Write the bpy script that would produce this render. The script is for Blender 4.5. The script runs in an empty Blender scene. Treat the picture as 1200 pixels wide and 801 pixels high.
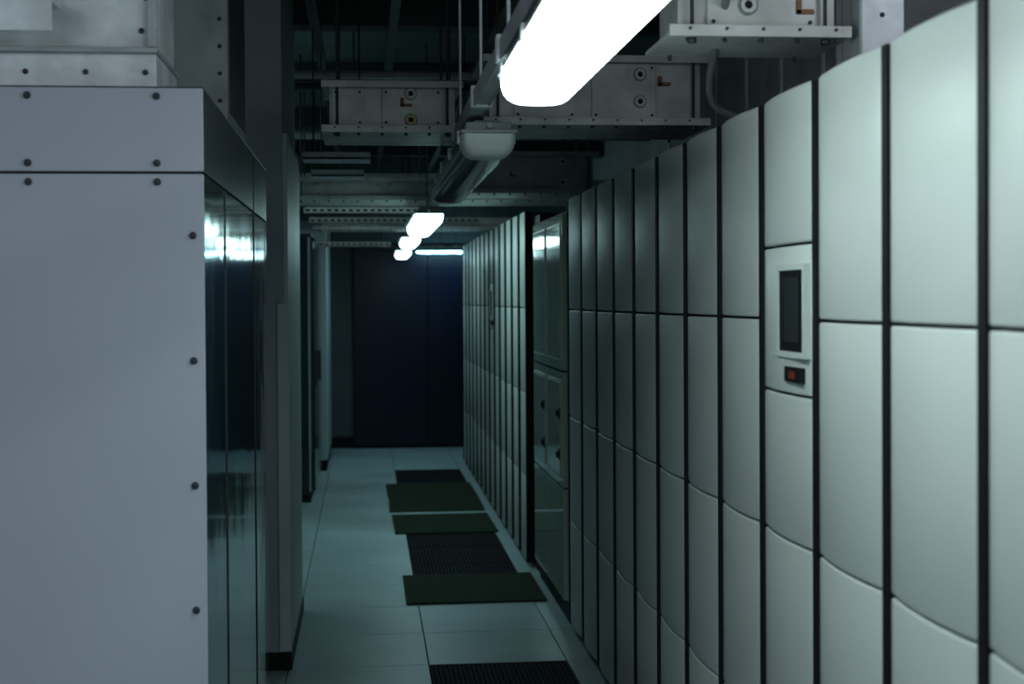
import bpy, math, random
from mathutils import Vector, Matrix
random.seed(4)
S = bpy.context.scene
CEIL = 3.1

# ------------------------------------------------------------------ materials
def pmat(name, col, rough=0.5, metal=0.0, var=0.12, nscale=3.0, bump=0.0, bscale=60.0,
         coat=0.0, emis=None, estr=0.0, alpha=1.0, rvar=0.1, spec=0.5):
    m = bpy.data.materials.new(name); m.use_nodes = True
    nt = m.node_tree; b = nt.nodes["Principled BSDF"]
    tc = nt.nodes.new("ShaderNodeTexCoord")
    n = nt.nodes.new("ShaderNodeTexNoise"); n.inputs["Scale"].default_value = nscale
    n.inputs["Detail"].default_value = 6
    nt.links.new(tc.outputs["Object"], n.inputs["Vector"])
    r = nt.nodes.new("ShaderNodeValToRGB")
    r.color_ramp.elements[0].position = .3; r.color_ramp.elements[1].position = .7
    r.color_ramp.elements[0].color = tuple(c*(1-var) for c in col)+(1,)
    r.color_ramp.elements[1].color = tuple(min(1, c*(1+var)) for c in col)+(1,)
    nt.links.new(n.outputs["Fac"], r.inputs["Fac"])
    nt.links.new(r.outputs["Color"], b.inputs["Base Color"])
    mr = nt.nodes.new("ShaderNodeMapRange")
    mr.inputs["To Min"].default_value = max(0.02, rough-rvar*.5); mr.inputs["To Max"].default_value = min(1, rough+rvar*.5)
    nt.links.new(n.outputs["Fac"], mr.inputs["Value"]); nt.links.new(mr.outputs["Result"], b.inputs["Roughness"])
    b.inputs["Metallic"].default_value = metal
    b.inputs["Coat Weight"].default_value = coat
    b.inputs["Specular IOR Level"].default_value = spec
    b.inputs["Alpha"].default_value = alpha
    if bump:
        n2 = nt.nodes.new("ShaderNodeTexNoise"); n2.inputs["Scale"].default_value = bscale
        nt.links.new(tc.outputs["Object"], n2.inputs["Vector"])
        bp = nt.nodes.new("ShaderNodeBump"); bp.inputs["Strength"].default_value = bump
        bp.inputs["Distance"].default_value = .01
        nt.links.new(n2.outputs["Fac"], bp.inputs["Height"]); nt.links.new(bp.outputs["Normal"], b.inputs["Normal"])
    if emis:
        b.inputs["Emission Color"].default_value = tuple(emis)+(1,)
        b.inputs["Emission Strength"].default_value = estr
    return m

LC = (0.82, 1.0, 0.98)
M = {}
M['door']   = pmat("cabinet_door_paint", (.57,.61,.59), .42, var=.05, nscale=2, bump=.12, bscale=260)
M['doorfr'] = pmat("cabinet_carcass", (.035,.042,.045), .5)
M['black']  = pmat("black_rubber", (.006,.007,.009), .6, spec=.3)
M['bezel']  = pmat("bezel_plastic", (.62,.68,.65), .35, var=.03)
M['screen'] = pmat("screen_glass", (.03,.035,.038), .12)
M['led']    = pmat("led_red", (.20,.03,.02), .4)
M['grey']   = pmat("lavender_grey_paint", (.41,.425,.50), .42, var=.04, nscale=1.2, bump=.03, bscale=150)
M['band']   = pmat("band_paint", (.05,.062,.08), .4, var=.05)
M['bolt']   = pmat("bolt_steel", (.05,.055,.065), .35, metal=.6)
M['gloss']  = pmat("dark_gloss_panel", (.008,.028,.038), .09, var=.3, nscale=1, bump=.3, bscale=2.5, coat=0, rvar=.06, spec=.4)
M['dark']   = pmat("dark_metal", (.02,.026,.03), .45)
M['galv']   = pmat("galvanised_white", (.66,.68,.70), .45, metal=.1, var=.25, nscale=9, bump=.15, bscale=30)
M['galv2']  = pmat("duct_grey", (.36,.38,.39), .5, metal=.1, var=.2, nscale=7, bump=.1, bscale=30)
M['tray']   = pmat("tray_steel", (.58,.58,.55), .45, metal=.1, var=.22, nscale=8)
M['trayd']  = pmat("tray_steel_dark", (.34,.37,.35), .5, metal=.2, var=.2, nscale=8)
M['ring']   = pmat("connector_white", (.6,.62,.6), .35, var=.05)
M['brass']  = pmat("connector_brass", (.45,.38,.16), .35, metal=.4)
M['copper'] = pmat("copper_tab", (.2,.09,.04), .45, metal=.4)
M['column'] = pmat("column_paint", (.32,.355,.40), .55, var=.05, bump=.05, bscale=40)
M['colside']= pmat("column_side_panel", (.50,.56,.60), .5, var=.04)
M['tile']   = pmat("floor_tile", (.41,.52,.54), .38, var=.16, nscale=1.6, bump=.02, bscale=120, rvar=.2)
M['under']  = pmat("floor_gap", (.008,.009,.011), .8)
M['grille'] = pmat("vent_grille", (.007,.008,.011), .75, spec=.15)
M['mat']    = pmat("olive_rubber_mat", (.026,.044,.023), .8, var=.2, nscale=6, bump=.2, bscale=200, spec=.25)
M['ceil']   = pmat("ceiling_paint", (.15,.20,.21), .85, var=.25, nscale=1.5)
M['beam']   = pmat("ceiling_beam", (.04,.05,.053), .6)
M['wall']   = pmat("wall_paint", (.50,.50,.51), .8, var=.08)
M['wallb']  = pmat("wall_back_paint", (.11,.13,.135), .8, var=.08)
M['navy']   = pmat("navy_panel", (.0012,.006,.026), .36, var=.15, nscale=1, spec=.35)
M['glassd'] = pmat("green_glass_door", (.44,.57,.50), .10, var=.06, nscale=2, coat=.6, rvar=.04)
M['glassf'] = pmat("rack_frame_beige", (.52,.54,.46), .45, var=.05)
M['pale']   = pmat("pale_panel", (.46,.56,.58), .5, var=.04)
M['lampon'] = pmat("diffuser_lit", (.8,.85,.85), .4, emis=LC, estr=12.5)
M['lampon_far'] = pmat("diffuser_lit_dim", (.8,.85,.85), .4, emis=(.62,.98,1.0), estr=9.0)
M['lampon_added'] = pmat("added_lamp_cool", (.8,.82,.9), .4, emis=(.82,.90,1.0), estr=14.0)  # cool emitter, only for the added out-of-view lamps
M['tubeblue'] = pmat("tube_blue", (.8,.85,.9), .4, emis=(.35,.8,1.0), estr=26.0)
M['lampoff']= pmat("diffuser_clear", (.22,.28,.31), .08, alpha=.6, var=.05)
M['lampcap']= pmat("lamp_end_white", (.75,.80,.80), .35, alpha=.95, var=.05)
M['house']  = pmat("lamp_housing", (.36,.39,.40), .5, var=.06)
M['tubeoff']= pmat("tube_off", (.5,.55,.55), .3)
M['hose']   = pmat("grey_conduit", (.2,.21,.22), .5)

# ------------------------------------------------------------------ builder
class B:
    def __init__(s): s.v=[]; s.f=[]; s.m=[]; s.sm=[]; s.mats=[]
    def mi(s, k):
        if k not in s.mats: s.mats.append(k)
        return s.mats.index(k)
    def face(s, idx, k, sm=False):
        s.f.append(idx); s.m.append(s.mi(k)); s.sm.append(sm)
    def box(s, x0,x1,y0,y1,z0,z1,k):
        n=len(s.v)
        for x in (x0,x1):
            for y in (y0,y1):
                for z in (z0,z1): s.v.append((x,y,z))
        for q in ((0,1,3,2),(4,6,7,5),(0,4,5,1),(2,3,7,6),(0,2,6,4),(1,5,7,3)):
            s.face([n+i for i in q], k)
    def cyl(s, p0,p1,r,k,n=16,r2=None):
        p0=Vector(p0);p1=Vector(p1);d=(p1-p0).normalized()
        a=d.orthogonal().normalized();b=d.cross(a);r2=r if r2 is None else r2
        o=len(s.v)
        for p,rr in ((p0,r),(p1,r2)):
            for i in range(n):
                t=2*math.pi*i/n; s.v.append(tuple(p+a*rr*math.cos(t)+b*rr*math.sin(t)))
        for i in range(n):
            j=(i+1)%n; s.face([o+i,o+j,o+n+j,o+n+i],k,True)
        s.face([o+i for i in range(n)][::-1],k); s.face([o+n+i for i in range(n)],k)
    def ring(s,c,d,r0,r1,h,k,n=20):
        c=Vector(c);d=Vector(d).normalized();a=d.orthogonal().normalized();b=d.cross(a);o=len(s.v)
        for rr,hh in ((r1,0),(r1,h),(r0,h),(r0,0)):
            for i in range(n):
                t=2*math.pi*i/n; s.v.append(tuple(c+d*hh+a*rr*math.cos(t)+b*rr*math.sin(t)))
        for q in range(3):
            for i in range(n):
                j=(i+1)%n; s.face([o+q*n+i,o+q*n+j,o+(q+1)*n+j,o+(q+1)*n+i],k)
    def grid(s, rows, k, sm=True):
        o=len(s.v); w=len(rows[0])
        for r in rows: s.v += [tuple(p) for p in r]
        for i in range(len(rows)-1):
            for j in range(w-1):
                a=o+i*w+j; s.face([a,a+1,a+w+1,a+w],k,sm)
    def pillow(s, xf, y0,y1,z0,z1, bulge, k, N=14, e=.005):
        """gently convex door panel facing -X"""
        rows=[]
        for z,off in ((z0,.02),(z0,.003),(z0+e*.5,.001),(z0+e,0),((z0+z1)/2,0),(z1-e,0),(z1-e*.5,.001),(z1,.003),(z1,.02)):
            r=[(xf+.03,y0,z),(xf+.004+off*.4,y0,z)]
            for i in range(N+1):
                u=-1+2*i/N; y=y0+.003+(y1-y0-.006)*(i/N)
                r.append((xf-bulge*(1-abs(u)**2.2)+off,y,z))
            r += [(xf+.004+off*.4,y1,z),(xf+.03,y1,z)]
            rows.append(r)
        s.grid(rows,k)
    def obj(s, name, parent=None, bevel=0.0):
        me=bpy.data.meshes.new(name); me.from_pydata(s.v,[],s.f)
        for k in s.mats: me.materials.append(M[k])
        for p,mi,sm in zip(me.polygons,s.m,s.sm): p.material_index=mi; p.use_smooth=sm
        me.update()
        o=bpy.data.objects.new(name,me); S.collection.objects.link(o)
        if bevel:
            md=o.modifiers.new("bevel",'BEVEL'); md.width=bevel; md.segments=2; md.limit_method='ANGLE'; md.angle_limit=math.radians(50)
        if parent: o.parent=parent
        return o

def empty(name):
    e=bpy.data.objects.new(name,None); S.collection.objects.link(e); e.empty_display_size=.1; return e

# ------------------------------------------------------------------ room shell
XL,XR,YF,YB=-3.6,2.3,-4.2,15.5
gx0, gy0 = .262, 6.23
vents={(0,-1),(0,-2),(0,3),(0,4),(0,5),(0,10),(0,11)}
b=B(); b.box(XL,XR,YF,YB,-.06,-.02,'under')
i0=math.floor((XL-gx0)/.6); i1=math.ceil((XR-gx0)/.6); j0=math.floor((YF-gy0)/.6); j1=math.ceil((YB-gy0)/.6)
for i in range(i0,i1):
    for j in range(j0,j1):
        if (i,j) in vents: continue
        a=max(XL,gx0+.6*i+.002); c=min(XR,gx0+.6*(i+1)-.002); d=max(YF,gy0+.6*j+.002); e=min(YB,gy0+.6*(j+1)-.002)
        if c-a>.01 and e-d>.01: b.box(a,c,d,e,-.021,0,'tile')
b.obj("floor",bevel=.0015)
for (i,j) in sorted(vents):
    b=B(); a=gx0+.6*i+.003; d=gy0+.6*j+.003; w=.594
    b.box(a,a+w,d,d+.012,-.02,.0,'grille'); b.box(a,a+w,d+w-.012,d+w,-.02,.0,'grille')
    b.box(a,a+.012,d+.012,d+w-.012,-.02,.0,'grille'); b.box(a+w-.012,a+w,d+.012,d+w-.012,-.02,.0,'grille')
    for n in range(28):
        x=a+.016+n*.0202; b.box(x,x+.016,d+.012,d+w-.012,-.018,-.001,'grille')
    b.obj("floor_vent_tile")

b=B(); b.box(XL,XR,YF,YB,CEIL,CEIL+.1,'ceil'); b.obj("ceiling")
b=B(); b.box(XL-.1,XL,YF,YB,0,CEIL,'wall'); b.obj("wall_left")
b=B(); b.box(XR,XR+.1,YF,YB,0,CEIL,'wall'); b.obj("wall_right")
b=B(); b.box(XL,XR,YB,YB+.1,0,CEIL,'wallb'); b.obj("wall_back")
b=B(); b.box(XL,XR,YF-.1,YF,0,CEIL,'wall'); b.obj("wall_front")
b=B(); b.box(XL,-.13,YB-.02,YB,0,.12,'black'); b.obj("baseboard_back",bevel=.003)

# navy sliding panel wall at the back
b=B(); x=-.12
while x<2.2:
    w=min(.78,2.25-x); b.box(x+.002,x+w-.002,YB-.09,YB-.0,.03,2.10,'navy'); x+=w
b.box(-.12,2.25,YB-.10,YB,2.10,2.15,'dark'); b.box(-.12,2.25,YB-.07,YB,0,.03,'black')
b.obj("navy_partition_door",bevel=.003)

# ------------------------------------------------------------------ right storage cabinets
W=.4265; SE=[.03,.52,1.015,1.52,2.045]
def storage_cabinet(name, y0, n, xf, zt, ctrl=None, bulge=.014, fin=.006, fw=.015, dk='door'):
    b=B(); zs=SE[:-1]+[zt]
    b.box(xf+.03,xf+.95,y0+.001,y0+n*W-.001,.03,zt-.012,'doorfr')
    b.box(xf+.05,xf+.93,y0+.01,y0+n*W-.01,0,.03,'black')
    for d in range(n):
        a=y0+d*W; c=a+W
        b.box(xf-fin,xf+.03,a,a+fw-.001,.03,zt-.006,'black'); b.box(xf-fin,xf+.03,c-fw+.001,c,.03,zt-.006,'black')
        zz=list(zip(zs[:-1],zs[1:]))
        if ctrl==d: zz=zz[:2]+[(zs[2],1.35),(1.35,1.69),(1.69,zt)]
        for (p,q) in zz:
            if ctrl==d and (p,q)==(1.35,1.69):
                b.pillow(xf,a+fw,c-fw,p+.0035,q-.0035,.012,'bezel')
                ya=a+.035; xb=xf-.012
                b.box(xb-.006,xb+.03,ya,ya+.215,1.435,1.448,'bezel'); b.box(xb-.006,xb+.03,ya,ya+.215,1.632,1.645,'bezel')
                b.box(xb-.006,xb+.03,ya,ya+.014,1.448,1.632,'bezel'); b.box(xb-.006,xb+.03,ya+.201,ya+.215,1.448,1.632,'bezel')
                b.box(xb-.002,xb+.02,ya+.014,ya+.201,1.448,1.632,'black')
                b.box(xb-.0035,xb+.02,ya+.05,ya+.165,1.47,1.615,'screen')
                b.box(xb-.006,xb+.02,ya+.03,ya+.15,1.380,1.414,'black')
                b.box(xb-.008,xb+.02,ya+.07,ya+.11,1.388,1.404,'led')
            else:
                b.pillow(xf,a+fw,c-fw,p+.0035,q-.0035,bulge,dk)
    return b.obj(name)
yend=2.197+11*W
for k in range(7):
    y0=yend-(k+1)*2*W
    storage_cabinet("storage_cabinet",y0,2,.970,2.045, 1 if k==4 else None)
y=8.43
for k in range(6):
    storage_cabinet("storage_cabinet",y,2,.944,2.09, 1 if k==2 else None, .010,.012,.02); y+=2*W
storage_cabinet("storage_cabinet",y,1,.944,2.09,None,.010,.012,.02)
b=B(); b.box(.985,1.85,8.15,8.42,0,2.05,'black'); b.box(.975,.985,8.16,8.41,.05,2.0,'dark'); b.obj("cabinet_filler_panel",bevel=.003)

# glass fronted rack
b=B(); x0=.945; ya,yb=6.915,8.135
b.box(x0+.02,1.87,ya,yb,.11,1.99,'glassf')
b.box(x0+.03,1.85,ya+.01,yb-.01,0,.11,'black')
for d in range(2):
    p=ya+.01+d*.605; q=p+.595
    for z0,z1 in ((.115,.65),(.66,1.215),(1.225,1.985)):
        b.box(x0,x0+.02,p,q,z0,z1,'glassd')
    b.box(x0-.006,x0,p+.05,q-.05,.70,1.175,'glassf'); b.box(x0-.009,x0-.006,p+.065,q-.065,.715,1.16,'glassd')
    b.box(x0-.004,x0,p+.04,q-.04,1.27,1.94,'glassf'); b.box(x0-.006,x0-.004,p+.05,q-.05,1.28,1.93,'glassd')
    hy=p+.06
    for hz in (1.0,.80):
        b.box(x0-.024,x0-.009,hy,hy+.035,hz,hz+.03,'black')
        b.box(x0-.012,x0-.009,hy-.01,hy+.045,hz-.012,hz+.042,'dark')
b.box(x0+.018,x0+.021,ya,yb,.65,.66,'black'); b.box(x0+.018,x0+.021,ya,yb,1.215,1.225,'black')
b.obj("glass_front_rack",bevel=.004)

# ------------------------------------------------------------------ left near cabinet
b=B(); xs=-.38; y0,y1=3.51,5.72; zt=2.075
b.box(-1.6,xs-.012,y0+.012,y1,.05,zt-.01,'dark')
b.box(-1.58,xs-.03,y0+.03,y1-.02,0,.05,'black')
b.box(-1.6,xs,y0,y0+.012,.05,1.872,'grey')
b.box(-1.6,xs,y0-.004,y0+.012,1.878,zt,'grey')
b.box(xs-.012,xs,y0+.012,y1,1.878,zt,'band')
for p,q in ((y0+.014,4.02),(4.03,5.05),(5.06,y1-.004)):
    b.box(xs-.012,xs,p,q,.06,1.872,'gloss')
b.box(xs-.01,xs+.003,4.02,4.03,.06,1.872,'dark'); b.box(xs-.01,xs+.003,5.05,5.06,.06,2.06,'dark')
b.box(-1.6,xs,y0,y1,zt,zt+.004,'band')
def bolt(b,x,y,z,r=.009):
    b.cyl((x,y,z),(x,y-.005,z),r*1.0,'bolt',14); b.cyl((x,y-.005,z),(x,y-.010,z),r*.65,'bolt',6)
for x in (-1.38,-1.08,-.785,-.4875):
    for z in (2.055,1.897): bolt(b,x,y0-.004,z)
    bolt(b,x,y0,1.853)
for n in range(6):
    bolt(b,-.406,y0,1.726-.2975*n); bolt(b,-1.57,y0,1.726-.2975*n)
b.obj("equipment_cabinet",bevel=.003)

# ducts on top of left cabinet
b=B(); zb=zt+.004
b.box(-1.55,-.495,3.56,3.95,zb,zb+.085,'galv')
b.box(-1.55,-.49,3.54,3.97,zb+.085,zb+.097,'galv2')
b.box(-1.55,-.50,3.57,3.94,zb+.097,2.62,'galv')
b.box(-.515,-.492,3.555,3.57,zb+.1,2.6,'galv2')
b.box(-1.2,-.72,3.47,3.57,2.27,2.285,'galv'); b.box(-1.2,-.72,3.47,3.478,2.20,2.285,'galv')
b.box(-.95,-.86,3.52,3.57,2.205,2.27,'galv2')
for x in (-1.3,-1.12,-.93,-.8,-.66,-.52): bolt(b,x,3.57,2.30,.008); bolt(b,x,3.56,zb+.04,.007)
for z in (2.22,2.34,2.46): bolt(b,-.53,3.57,z,.007)
b.obj("busbar_duct",bevel=.003)
b=B()
b.box(-.66,-.40,4.35,5.02,zb,2.75,'galv2')
b.box(-.70,-.60,4.25,4.36,zb,2.75,'galv'); b.box(-.585,-.562,4.33,4.35,zb,2.75,'galv')
for n in range(7):
    bolt(b,-.572,4.33,2.16+n*.08,.006); bolt(b,-.42,4.35,2.16+n*.08,.006)
b.box(-.405,-.398,4.40,4.97,zb+.05,2.70,'band')
b.obj("riser_duct",bevel=.003)

# column with side cladding
b=B(); b.box(-.80,-.345,6.22,7.38,0,CEIL,'column')
b.box(-.345,-.325,6.22,7.38,.07,2.28,'colside')
b.box(-.81,-.32,6.205,7.39,0,.075,'black')
b.box(-.372,-.322,6.205,6.222,.08,1.56,'colside')
b.obj("structural_column",bevel=.003)

# far left rack (dark) and pale partition
b=B(); b.box(-1.3,-.41,11.35,13.25,.06,2.09,'dark'); b.box(-1.28,-.43,11.37,13.2,0,.06,'black')
for p in (11.37,12.31):
    b.box(-.41,-.395,p,p+.925,.09,2.06,'gloss'); b.box(-.396,-.375,p+.06,p+.08,.9,1.15,'bolt')
b.box(-1.28,-.43,11.33,11.35,.09,2.06,'gloss'); b.box(-.44,-.425,11.315,11.335,.09,2.06,'trayd')
b.obj("server_rack",bevel=.004)
b=B(); b.box(-1.3,-.355,13.45,15.0,.10,2.3,'pale'); b.box(-1.3,-.36,13.46,14.99,0,.10,'black')
b.box(-.357,-.35,14.2,14.21,.1,2.3,'dark'); b.obj("partition_panel",bevel=.004)

# ------------------------------------------------------------------ mats
def mat(xa,xb,ya,yb,rot=0):
    b=B(); cx,cy=(xa+xb)/2,(ya+yb)/2; hx,hy=(xb-xa)/2,(yb-ya)/2
    b.box(-hx,hx,-hy,hy,0,.010,'mat')
    n=int(2*hy/.03)
    for i in range(n):
        y=-hy+.02+i*.03
        if y+.012<hy: b.box(-hx+.012,hx-.012,y,y+.012,.010,.0115,'mat')
    o=b.obj("floor_mat",bevel=.001); o.location=(cx,cy,.001); o.rotation_euler[2]=rot
mat(.20,.93,7.46,8.22,.0); mat(.185,.88,9.72,10.56,.01); mat(.17,.88,10.74,11.52,-.008); mat(.165,.88,11.55,12.34,.006)

# ------------------------------------------------------------------ lamps
def lamp(y0,y1,x=.375,z=2.0,lit=True,mk='lampon',w=.17,rods=True,alongx=False,name="fluorescent_light",clips=5):
    """z = underside of diffuser"""
    e=empty(name)
    hw=w/2; dh=.07*w/.17
    def sect(y,sc,zs,zb):
        pts=[]
        for i in range(13):
            t=math.pi*i/12; c=math.cos(t); s_=math.sin(t)
            px=hw*sc*math.copysign(abs(c)**.6,c); pz=-(dh*zs)*(abs(s_)**.6)
            pts.append((px,y,zb+pz))
        return pts
    zb=z+dh
    b=B(); L=y1-y0; k=mk if lit else 'lampoff'; kc=mk if lit else 'lampcap'
    rows=[sect(-L/2,.80,.02,zb),sect(-L/2+.004,.86,.6,zb),sect(-L/2+.02,.93,.9,zb),sect(-L/2+.05,.97,1,zb),sect(-L/2+.14,.97,1,zb)]
    b.grid(rows,kc)
    b.grid([sect(-L/2+.14,.97,1,zb),sect(L/2-.14,.97,1,zb)],k)
    rows=[sect(L/2-.14,.97,1,zb),sect(L/2-.05,.97,1,zb),sect(L/2-.02,.93,.9,zb),sect(L/2-.004,.86,.6,zb),sect(L/2,.80,.02,zb)]
    b.grid(rows,kc)
    b.obj("diffuser",e)
    b=B()
    b.box(-hw,hw,-L/2-.004,L/2+.004,zb,zb+.010,'house')
    b.box(-hw*.8,hw*.8,-L/2+.015,L/2-.015,zb+.010,zb+.034,'house')
    b.box(-hw*.5,hw*.5,-L/2+.05,L/2-.05,zb+.034,zb+.044,'house')
    n=clips
    for i in range(n):
        y=-L/2+.12+i*(L-.24)/(n-1)
        for sx in (-1,1):
            b.box(sx*hw-.005, sx*hw+.005, y-.018,y+.018,zb-.022,zb+.018,'lampcap')
    if not lit:
        for sx in (-.03,.03): b.cyl((sx,-L/2+.07,zb-.025),(sx,L/2-.07,zb-.025),.013,'tubeoff',12)
        b.box(-hw*.7,hw*.7,-L/2+.03,L/2-.03,zb-.008,zb-.001,'tubeoff')
    b.cyl((0,-L/2-.02,zb+.022),(0,-L/2+.02,zb+.022),.010,'house',12)
    if rods:
        for y in (-L/2+.25,L/2-.25):
            b.box(-.02,.02,y-.03,y+.03,zb+.044,zb+.06,'galv2')
            b.cyl((0,y,zb+.055),(0,y,CEIL),.004,'bolt',8)
    b.obj("housing",e,bevel=.002)
    e.location=(x,(y0+y1)/2,0)
    if alongx: e.rotation_euler[2]=math.pi/2
    return e
lamp(1.36,3.26,x=.385)
lamp(-1.9,-.1)
lamp(4.35,6.60,lit=False)
lamp(8.45,10.05,mk='lampon_far'); lamp(11.7,12.7,mk='lampon_far',w=.15,z=2.01); lamp(13.6,14.4,x=.365,mk='lampon_far',w=.14,z=1.97)
lamp(14.72,15.38,x=.86,z=2.05,mk='tubeblue',w=.055,rods=True,alongx=True,clips=0)
# unseen ceiling lamps added to brighten the left cabinet, ducts, trays and ceiling
lamp(-2.6,-.8,x=-1.6,z=2.75,mk='lampon_added'); lamp(.4,2.2,x=-1.9,z=2.75,mk='lampon_added')
lamp(-3.2,-1.4,x=.3,z=2.75,mk='lampon_added'); lamp(.8,2.6,x=1.75,z=2.75,mk='lampon_added')
lamp(7.8,9.6,x=-2.2,z=2.75,mk='lampon_far')  # added lamp kept out of sight, lifts the ceiling

# suspended lighting trunking above the lamps
b=B(); xc=.335
b.box(xc-.02,xc+.02,-2.0,5.15,2.125,2.155,'galv2'); b.box(xc-.023,xc-.019,-2.0,5.15,2.12,2.17,'galv2'); b.box(xc+.019,xc+.023,-2.0,5.15,2.12,2.17,'galv2')
for y in (.6,2.3,3.35,4.15,5.05):
    b.cyl((xc,y,2.15),(xc,y,CEIL),.0045,'galv',8)
    b.box(xc-.03,xc+.03,y-.02,y+.02,2.118,2.18,'galv')
b.obj("lighting_trunking",bevel=.002)

# ------------------------------------------------------------------ overhead trays
def tray(name,xa,xb,y,d,z0,z1,k='tray',panels=(),rings=(),tabs=(),inset=.03,rods=None):
    b=B()
    b.box(xa,xb,y-.04,y+d+.04,z0-.006,z0+.006,k)
    b.box(xa,xb,y-.044,y-.036,z0-.006,z0+.022,k)
    b.box(xa,xb,y-.04,y+d+.04,z1-.006,z1+.006,k); b.box(xa,xb,y-.044,y-.036,z1-.02,z1+.006,k)
    b.box(xa+inset,xb-inset,y,y+d,z0+.006,z1-.006,k)
    for p,q in panels:
        b.box(p,q,y-.012,y,z0+.02,z1-.02,k)
        for xx in (p+.015,q-.015):
            for zz in (z0+.035,z1-.035): bolt(b,xx,y-.012,zz,.005)
    for x,z,kk in rings:
        b.ring((x,y-.012,z),(0,-1,0),.010,.020,.012,kk); b.cyl((x,y-.012,z),(x,y-.018,z),.009,'black',12); b.ring((x,y-.012,z),(0,-1,0),.021,.025,.005,'trayd')
    for x,z in tabs:
        b.box(x,x+.045,y-.016,y,z,z+.012,'copper'); b.box(x,x+.014,y-.016,y,z,z+.035,'copper')
    n=int((xb-xa)/.09)
    for i in range(n):
        b.cyl((xa+.05+i*.09,y-.036,z0+.012),(xa+.05+i*.09,y-.05,z0+.012),.004,'bolt',8)
        b.cyl((xa+.05+i*.09,y-.02,z0-.006),(xa+.05+i*.09,y-.02,z0-.016),.006,'bolt',8)
    for x in (rods if rods is not None else (xa+.06,xb-.06)):
        b.cyl((x,y-.02,z0-.02),(x,y-.02,CEIL),.005,'dark',8); b.cyl((x,y+d+.02,z0-.02),(x,y+d+.02,CEIL),.005,'dark',8)
        b.cyl((x,y-.02,z0-.02),(x,y-.02,z0-.006),.011,'bolt',6)
    return b.obj(name,bevel=.0015)
tray("cable_tray",.73,1.18,3.47,.22,2.205,2.44,'tray',panels=((.83,1.10),),rings=((.93,2.28,'ring'),(1.0,2.36,'ring')),tabs=((1.05,2.26),))
b=B(); b.box(1.20,1.29,3.42,3.50,2.045,CEIL,'galv2'); b.box(1.195,1.30,3.40,3.42,2.10,2.5,'galv')
for z in (2.15,2.25,2.35,2.45): bolt(b,1.245,3.40,z,.006)
b.obj("tray_support_post",bevel=.002)
tray("cable_tray",.43,1.28,5.33,.40,2.215,2.46,'tray',panels=((.55,.78),(.84,1.08)),rings=((1.02,2.40,'ring'),(1.02,2.30,'ring')),tabs=((1.09,2.36),(.66,2.30)))
tray("cable_tray",-.16,.38,5.60,.40,2.215,2.40,'tray',panels=((-.12,0.0),(.07,.30)),rings=((.18,2.36,'ring'),(.18,2.26,'brass')),tabs=((.14,2.31),))
tray("cable_tray",.52,1.36,8.40,.35,2.19,2.42,'trayd',panels=((.75,1.02),(1.06,1.3)),rings=((1.15,2.37,'ring'),(1.15,2.25,'ring')),tabs=((.84,2.28),))
tray("cable_tray",-.45,1.40,9.15,.5,2.20,2.33,'trayd',panels=((-.3,0.1),(.15,.4)))
tray("cable_tray",-.45,1.40,12.9,.4,2.20,2.29,'tray',panels=((-.1,.4),))
tray("cable_tray",-.60,1.60,10.6,.3,2.35,2.48,'trayd')
for y,z,x1 in ((10.2,2.175,.5),(13.4,2.06,.24),(11.2,2.16,.9)):
    b=B(); xa=-.42; b.box(xa,x1,y,y+.04,z,z+.006,'tray'); b.box(xa,x1,y,y+.004,z,z+.045,'tray'); b.box(xa,x1,y+.036,y+.04,z,z+.045,'tray')
    n=int((x1-xa)/.05)
    for i in range(n): b.box(xa+.012+i*.05,xa+.04+i*.05,y-.001,y,z+.015,z+.03,'black')
    for x in (xa+.08,x1-.08): b.cyl((x,y+.02,z),(x,y+.02,CEIL),.004,'dark',8)
    b.obj("strut_channel")
for (xa,xb,y,z) in ((-.29,.03,6.9,2.235),(-.27,.0,7.5,2.205)):
    b=B(); b.box(xa,xb,y,y+.22,z,z+.012,'galv'); b.box(xa,xb,y,y+.008,z,z+.035,'galv'); b.box(xa,xb,y+.212,y+.22,z,z+.035,'galv')
    for x in (xa+.05,xb-.05): b.cyl((x,y+.11,z),(x,y+.11,CEIL),.004,'dark',8)
    b.obj("short_cable_tray",bevel=.002)
b=B(); b.box(1.45,2.28,4.3,7.2,2.06,2.75,'galv2'); b.box(1.43,1.45,4.3,7.2,2.1,2.7,'galv2')
for n in range(6): b.box(1.425,1.43,4.4+n*.46,4.43+n*.46,2.08,2.72,'galv')
b.obj("ventilation_duct",bevel=.004)

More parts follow.
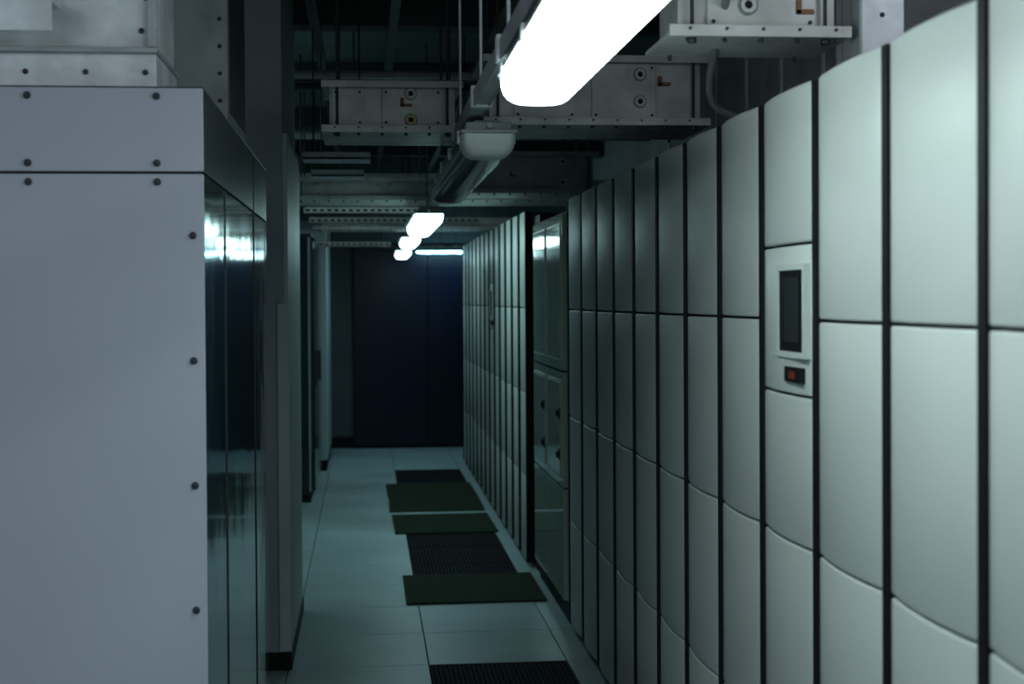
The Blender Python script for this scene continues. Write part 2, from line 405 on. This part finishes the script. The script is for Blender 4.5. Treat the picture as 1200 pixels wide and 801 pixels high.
# conduit hose
cu=bpy.data.curves.new("flexible_conduit",'CURVE'); cu.dimensions='3D'; cu.bevel_depth=.010; cu.bevel_resolution=4
sp=cu.splines.new('NURBS'); P=[(.86,3.30,CEIL),(.86,3.30,2.6),(.865,3.30,2.35),(.88,3.60,2.20),(.93,3.9,2.11),(1.0,3.95,2.075),(1.10,4.0,2.062),(1.3,4.1,2.06)]
sp.points.add(len(P)-1)
for p,c in zip(sp.points,P): p.co=(*c,1)
sp.use_endpoint_u=True; sp.order_u=4
o=bpy.data.objects.new("flexible_conduit",cu); S.collection.objects.link(o); cu.materials.append(M['hose'])

# ceiling beams, pipes and rails
b=B()
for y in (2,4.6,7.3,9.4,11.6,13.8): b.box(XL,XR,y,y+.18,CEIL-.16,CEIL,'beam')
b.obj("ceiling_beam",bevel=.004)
b=B()
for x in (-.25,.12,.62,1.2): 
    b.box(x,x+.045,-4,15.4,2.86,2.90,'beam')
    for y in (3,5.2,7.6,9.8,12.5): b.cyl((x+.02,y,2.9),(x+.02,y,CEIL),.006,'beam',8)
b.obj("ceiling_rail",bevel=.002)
b=B()
for y,z,r in ((7.6,2.74,.022),(7.75,2.70,.018),(10.2,2.72,.03),(12.8,2.6,.03)):
    b.cyl((XL,y,z),(XR,y,z),r,'galv2' if r>.02 else 'dark',16)
b.obj("ceiling_pipe")

# ------------------------------------------------------------------ world + camera
w=bpy.data.worlds.new("room_air"); S.world=w; w.use_nodes=True
w.node_tree.nodes["Background"].inputs[0].default_value=(.02,.03,.04,1); w.node_tree.nodes["Background"].inputs[1].default_value=.5
f=1700.0
cam=bpy.data.cameras.new("camera"); co=bpy.data.objects.new("camera",cam); S.collection.objects.link(co)
cam.sensor_width=36; cam.lens=f/1200*36; cam.shift_y=-25/1200
cam.clip_start=.05
yaw=math.atan(172/f); pit=math.atan(25/f); roll=.006
R=Matrix.Rotation(-yaw,4,'Z')@Matrix.Rotation(math.pi/2-pit,4,'X')@Matrix.Rotation(-roll,4,'Z')
co.matrix_world=Matrix.Translation((0,0,1.57))@R
cam.dof.use_dof=True; cam.dof.focus_distance=5.0; cam.dof.aperture_fstop=3.5
S.camera=co
S.view_settings.view_transform='Standard'
S.view_settings.look='None'
S.view_settings.gamma=0.95
